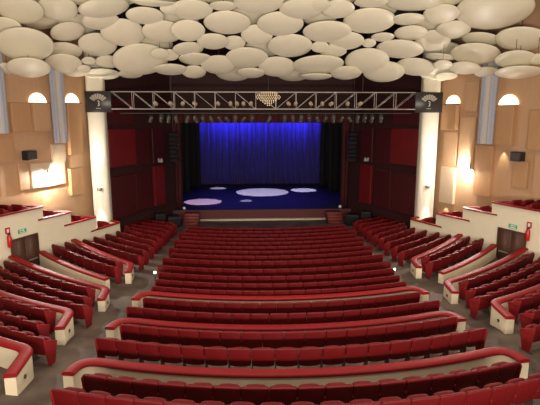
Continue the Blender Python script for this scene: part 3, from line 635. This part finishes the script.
# black cabinets and steps in front of the stage
for s, sd in ((-1, 'left'), (1, 'right')):
    for j, (x, y, w, d, h, nm, lb) in enumerate(((6.0, 30.75, .4, .38, .72, 'subwoofer_cabinet', 'inner'), (6.85, 30.6, .32, .36, .95, 'subwoofer_cabinet', 'outer'))):
        e = empty(nm, (s*x, y, 0), -s*.3); tag(e, '%s black speaker cabinet on the floor at the %s end of the stage' % (lb, sd), 'loudspeaker', 'black floor cabinets')
        MB().box(-w, w, -d, d, .03, h).bevel(.03, 1).build('cabinet', 'black', e)
        MB().box(-w+.05, w-.05, -d-.02, -d, .1, h-.06).build('grille', 'blackcloth', e)
        b = MB()
        for q in (-w+.12, w-.12): b.tube((q, -d+.12, 0), (q, -d+.12, .03), .04, 8); b.tube((q, d-.12, 0), (q, d-.12, .03), .04, 8)
        b.build('feet', 'black', e)
    e = empty('stage_steps', (s*4.9, 31.6, 0)); tag(e, 'short flight of red-brown steps up to the %s end of the stage' % sd, 'steps', 'stage steps')
    for j in range(4): MB().box(-.5, .5, -.6+.2*j, .68, .17*j, .17*(j+1)).bevel(.01, 1).build('tread', 'stepred', e)
    g = empty('stage_floor_lamp', (s*5.55, 33.0, .73)); tag(g, 'small pale lamp on the %s front corner of the stage' % sd, 'lamp', 'stage corner lamps')
    MB().box(-.14, .14, -.08, .08, 0, .05).build('base', 'black', g); MB().lathe([(0, 0), (.09, .02), (.11, .12), (.08, .16), (0, .14)], 12, T=Matrix.Translation((0, 0, .08)) @ Matrix.Rotation(radians(70), 4, 'X')).build('head', 'white', g)
# ------------------------------------------------------------------ light
def aim(o, t):
    d = Vector(t)-o.location; o.rotation_euler = d.to_track_quat('-Z', 'Y').to_euler()
def spot(loc, t, e, size, blend=.3, col=(1, .9, .75), r=.1):
    l = bpy.data.lights.new('spot', 'SPOT'); l.energy = e; l.spot_size = radians(size); l.spot_blend = blend; l.color = col; l.shadow_soft_size = r
    o = bpy.data.objects.new('spot', l); C.objects.link(o); o.location = loc; aim(o, t); return o
def area(loc, t, e, sx, sy, col=(1, .88, .7)):
    l = bpy.data.lights.new('area', 'AREA'); l.energy = e; l.shape = 'RECTANGLE'; l.size = sx; l.size_y = sy; l.color = col
    o = bpy.data.objects.new('area', l); C.objects.link(o); o.location = loc; aim(o, t); return o
K = 1.0
WARM = (1, .86, .71)
for x in (-8, -2.7, 2.7, 8):                       # house downlights in the ceiling above the stalls
    for y in (5, 10, 15):
        spot((x, y, 12.4), (x*.9, y+3, 0), 560*K, 120, .7, WARM, .12)
area((0, -2.5, 5.0), (0, 3.2, 11.5), 5200*K, 16, 1.2, WARM)      # added fill behind the camera, lifting ceiling discs and walls
for s in (-1, 1):
    for y, z in ((24.0, 4.28), (24.75, 4.45)):
        if (s < 0) == (y < 24.2):
            p = Vector((s*WU(y), y, z))+Vector((-s*NX, -NY, 0))*.42
            l = bpy.data.lights.new('flood', 'POINT'); l.energy = (420 if s < 0 else 650)*K; l.color = (1, .93, .82); l.shadow_soft_size = .05
            o = bpy.data.objects.new('flood', l); C.objects.link(o); o.location = p
def wallspot(s, y, z, dz, e, size):
    p = Vector((s*WU(y), y, z))+Vector((-s*NX, -NY, 0))*.22; t = Vector((s*WU(y), y, z+dz))+Vector((-s*NX, -NY, 0))*.06
    spot(p, t, e, size, .5, (1, .88, .68), .02)
wallspot(-1, 23.85, 3.66, -1, 60, 55); wallspot(1, 22.85, 5.72, -1, 60, 50); wallspot(1, 26.1, 2.27, -1, 40, 60)
# stage light
for i in range(9):
    x = -5.2+i*1.35
    spot((x, 45.0, 9.2), (x, 46.0, 7.4), 1900*K*random.uniform(.5, 1.4), 40, 1.0, (.13, .12, 1), .05)
for x in (-4.5, -1.5, 1.5, 4.5):
    spot((x, 41, 10.8), (x, 38.8, .7), 420*K, 50, .6, (.08, .08, 1), .1); spot((x, 36, 10.5), (x, 37.5, .7), 160*K, 75, .6, (.08, .08, 1), .1)
for tx, ty, rx, e, c in ((.27, 40.9, 2.33, 2.6, (1, .88, .82)), (4.02, 41.9, 1.17, 3, (1, .92, .86)), (-3.73, 43.5, .74, 1.8, (.95, .8, .8)), (-4.49, 36.2, 1.44, 3.0, (1, .62, .62)), (-1.18, 36.5, .47, 1.6, (1, .85, .8))):
    L = Vector((tx*.6, ty-1.0, 11.2)); t = Vector((tx, ty, .72)); d = (t-L).length
    spot(L, t, e*34000*(rx/1.5)**.0*.45, math.degrees(2*math.atan(rx/d)), .06, c, .01)
# house light on the proscenium sides
spot((-7, 20, 12), (-8.2, 28, 5), 70*K, 60, .8, WARM); spot((7, 20, 12), (8.2, 28, 5), 70*K, 60, .8, WARM)
w = bpy.data.worlds.new('world'); bpy.context.scene.world = w; w.use_nodes = True
w.node_tree.nodes['Background'].inputs[0].default_value = (1, .82, .6, 1); w.node_tree.nodes['Background'].inputs[1].default_value = .12
sc = bpy.context.scene
sc.view_settings.view_transform = 'Standard'; sc.view_settings.look = 'None'; sc.view_settings.gamma = 1; sc.view_settings.exposure = 0.28
for s, y, z in ((-1, 23.9, 4.45), (1, 24.6, 4.55)):      # the floods also throw light out into the hall
    o = spot(Vector((s*WU(y), y, z))+Vector((-s*NX, -NY, 0))*.52, (-s*2, 8, 4), 900, 150, 1, (1, .93, .82), .1)
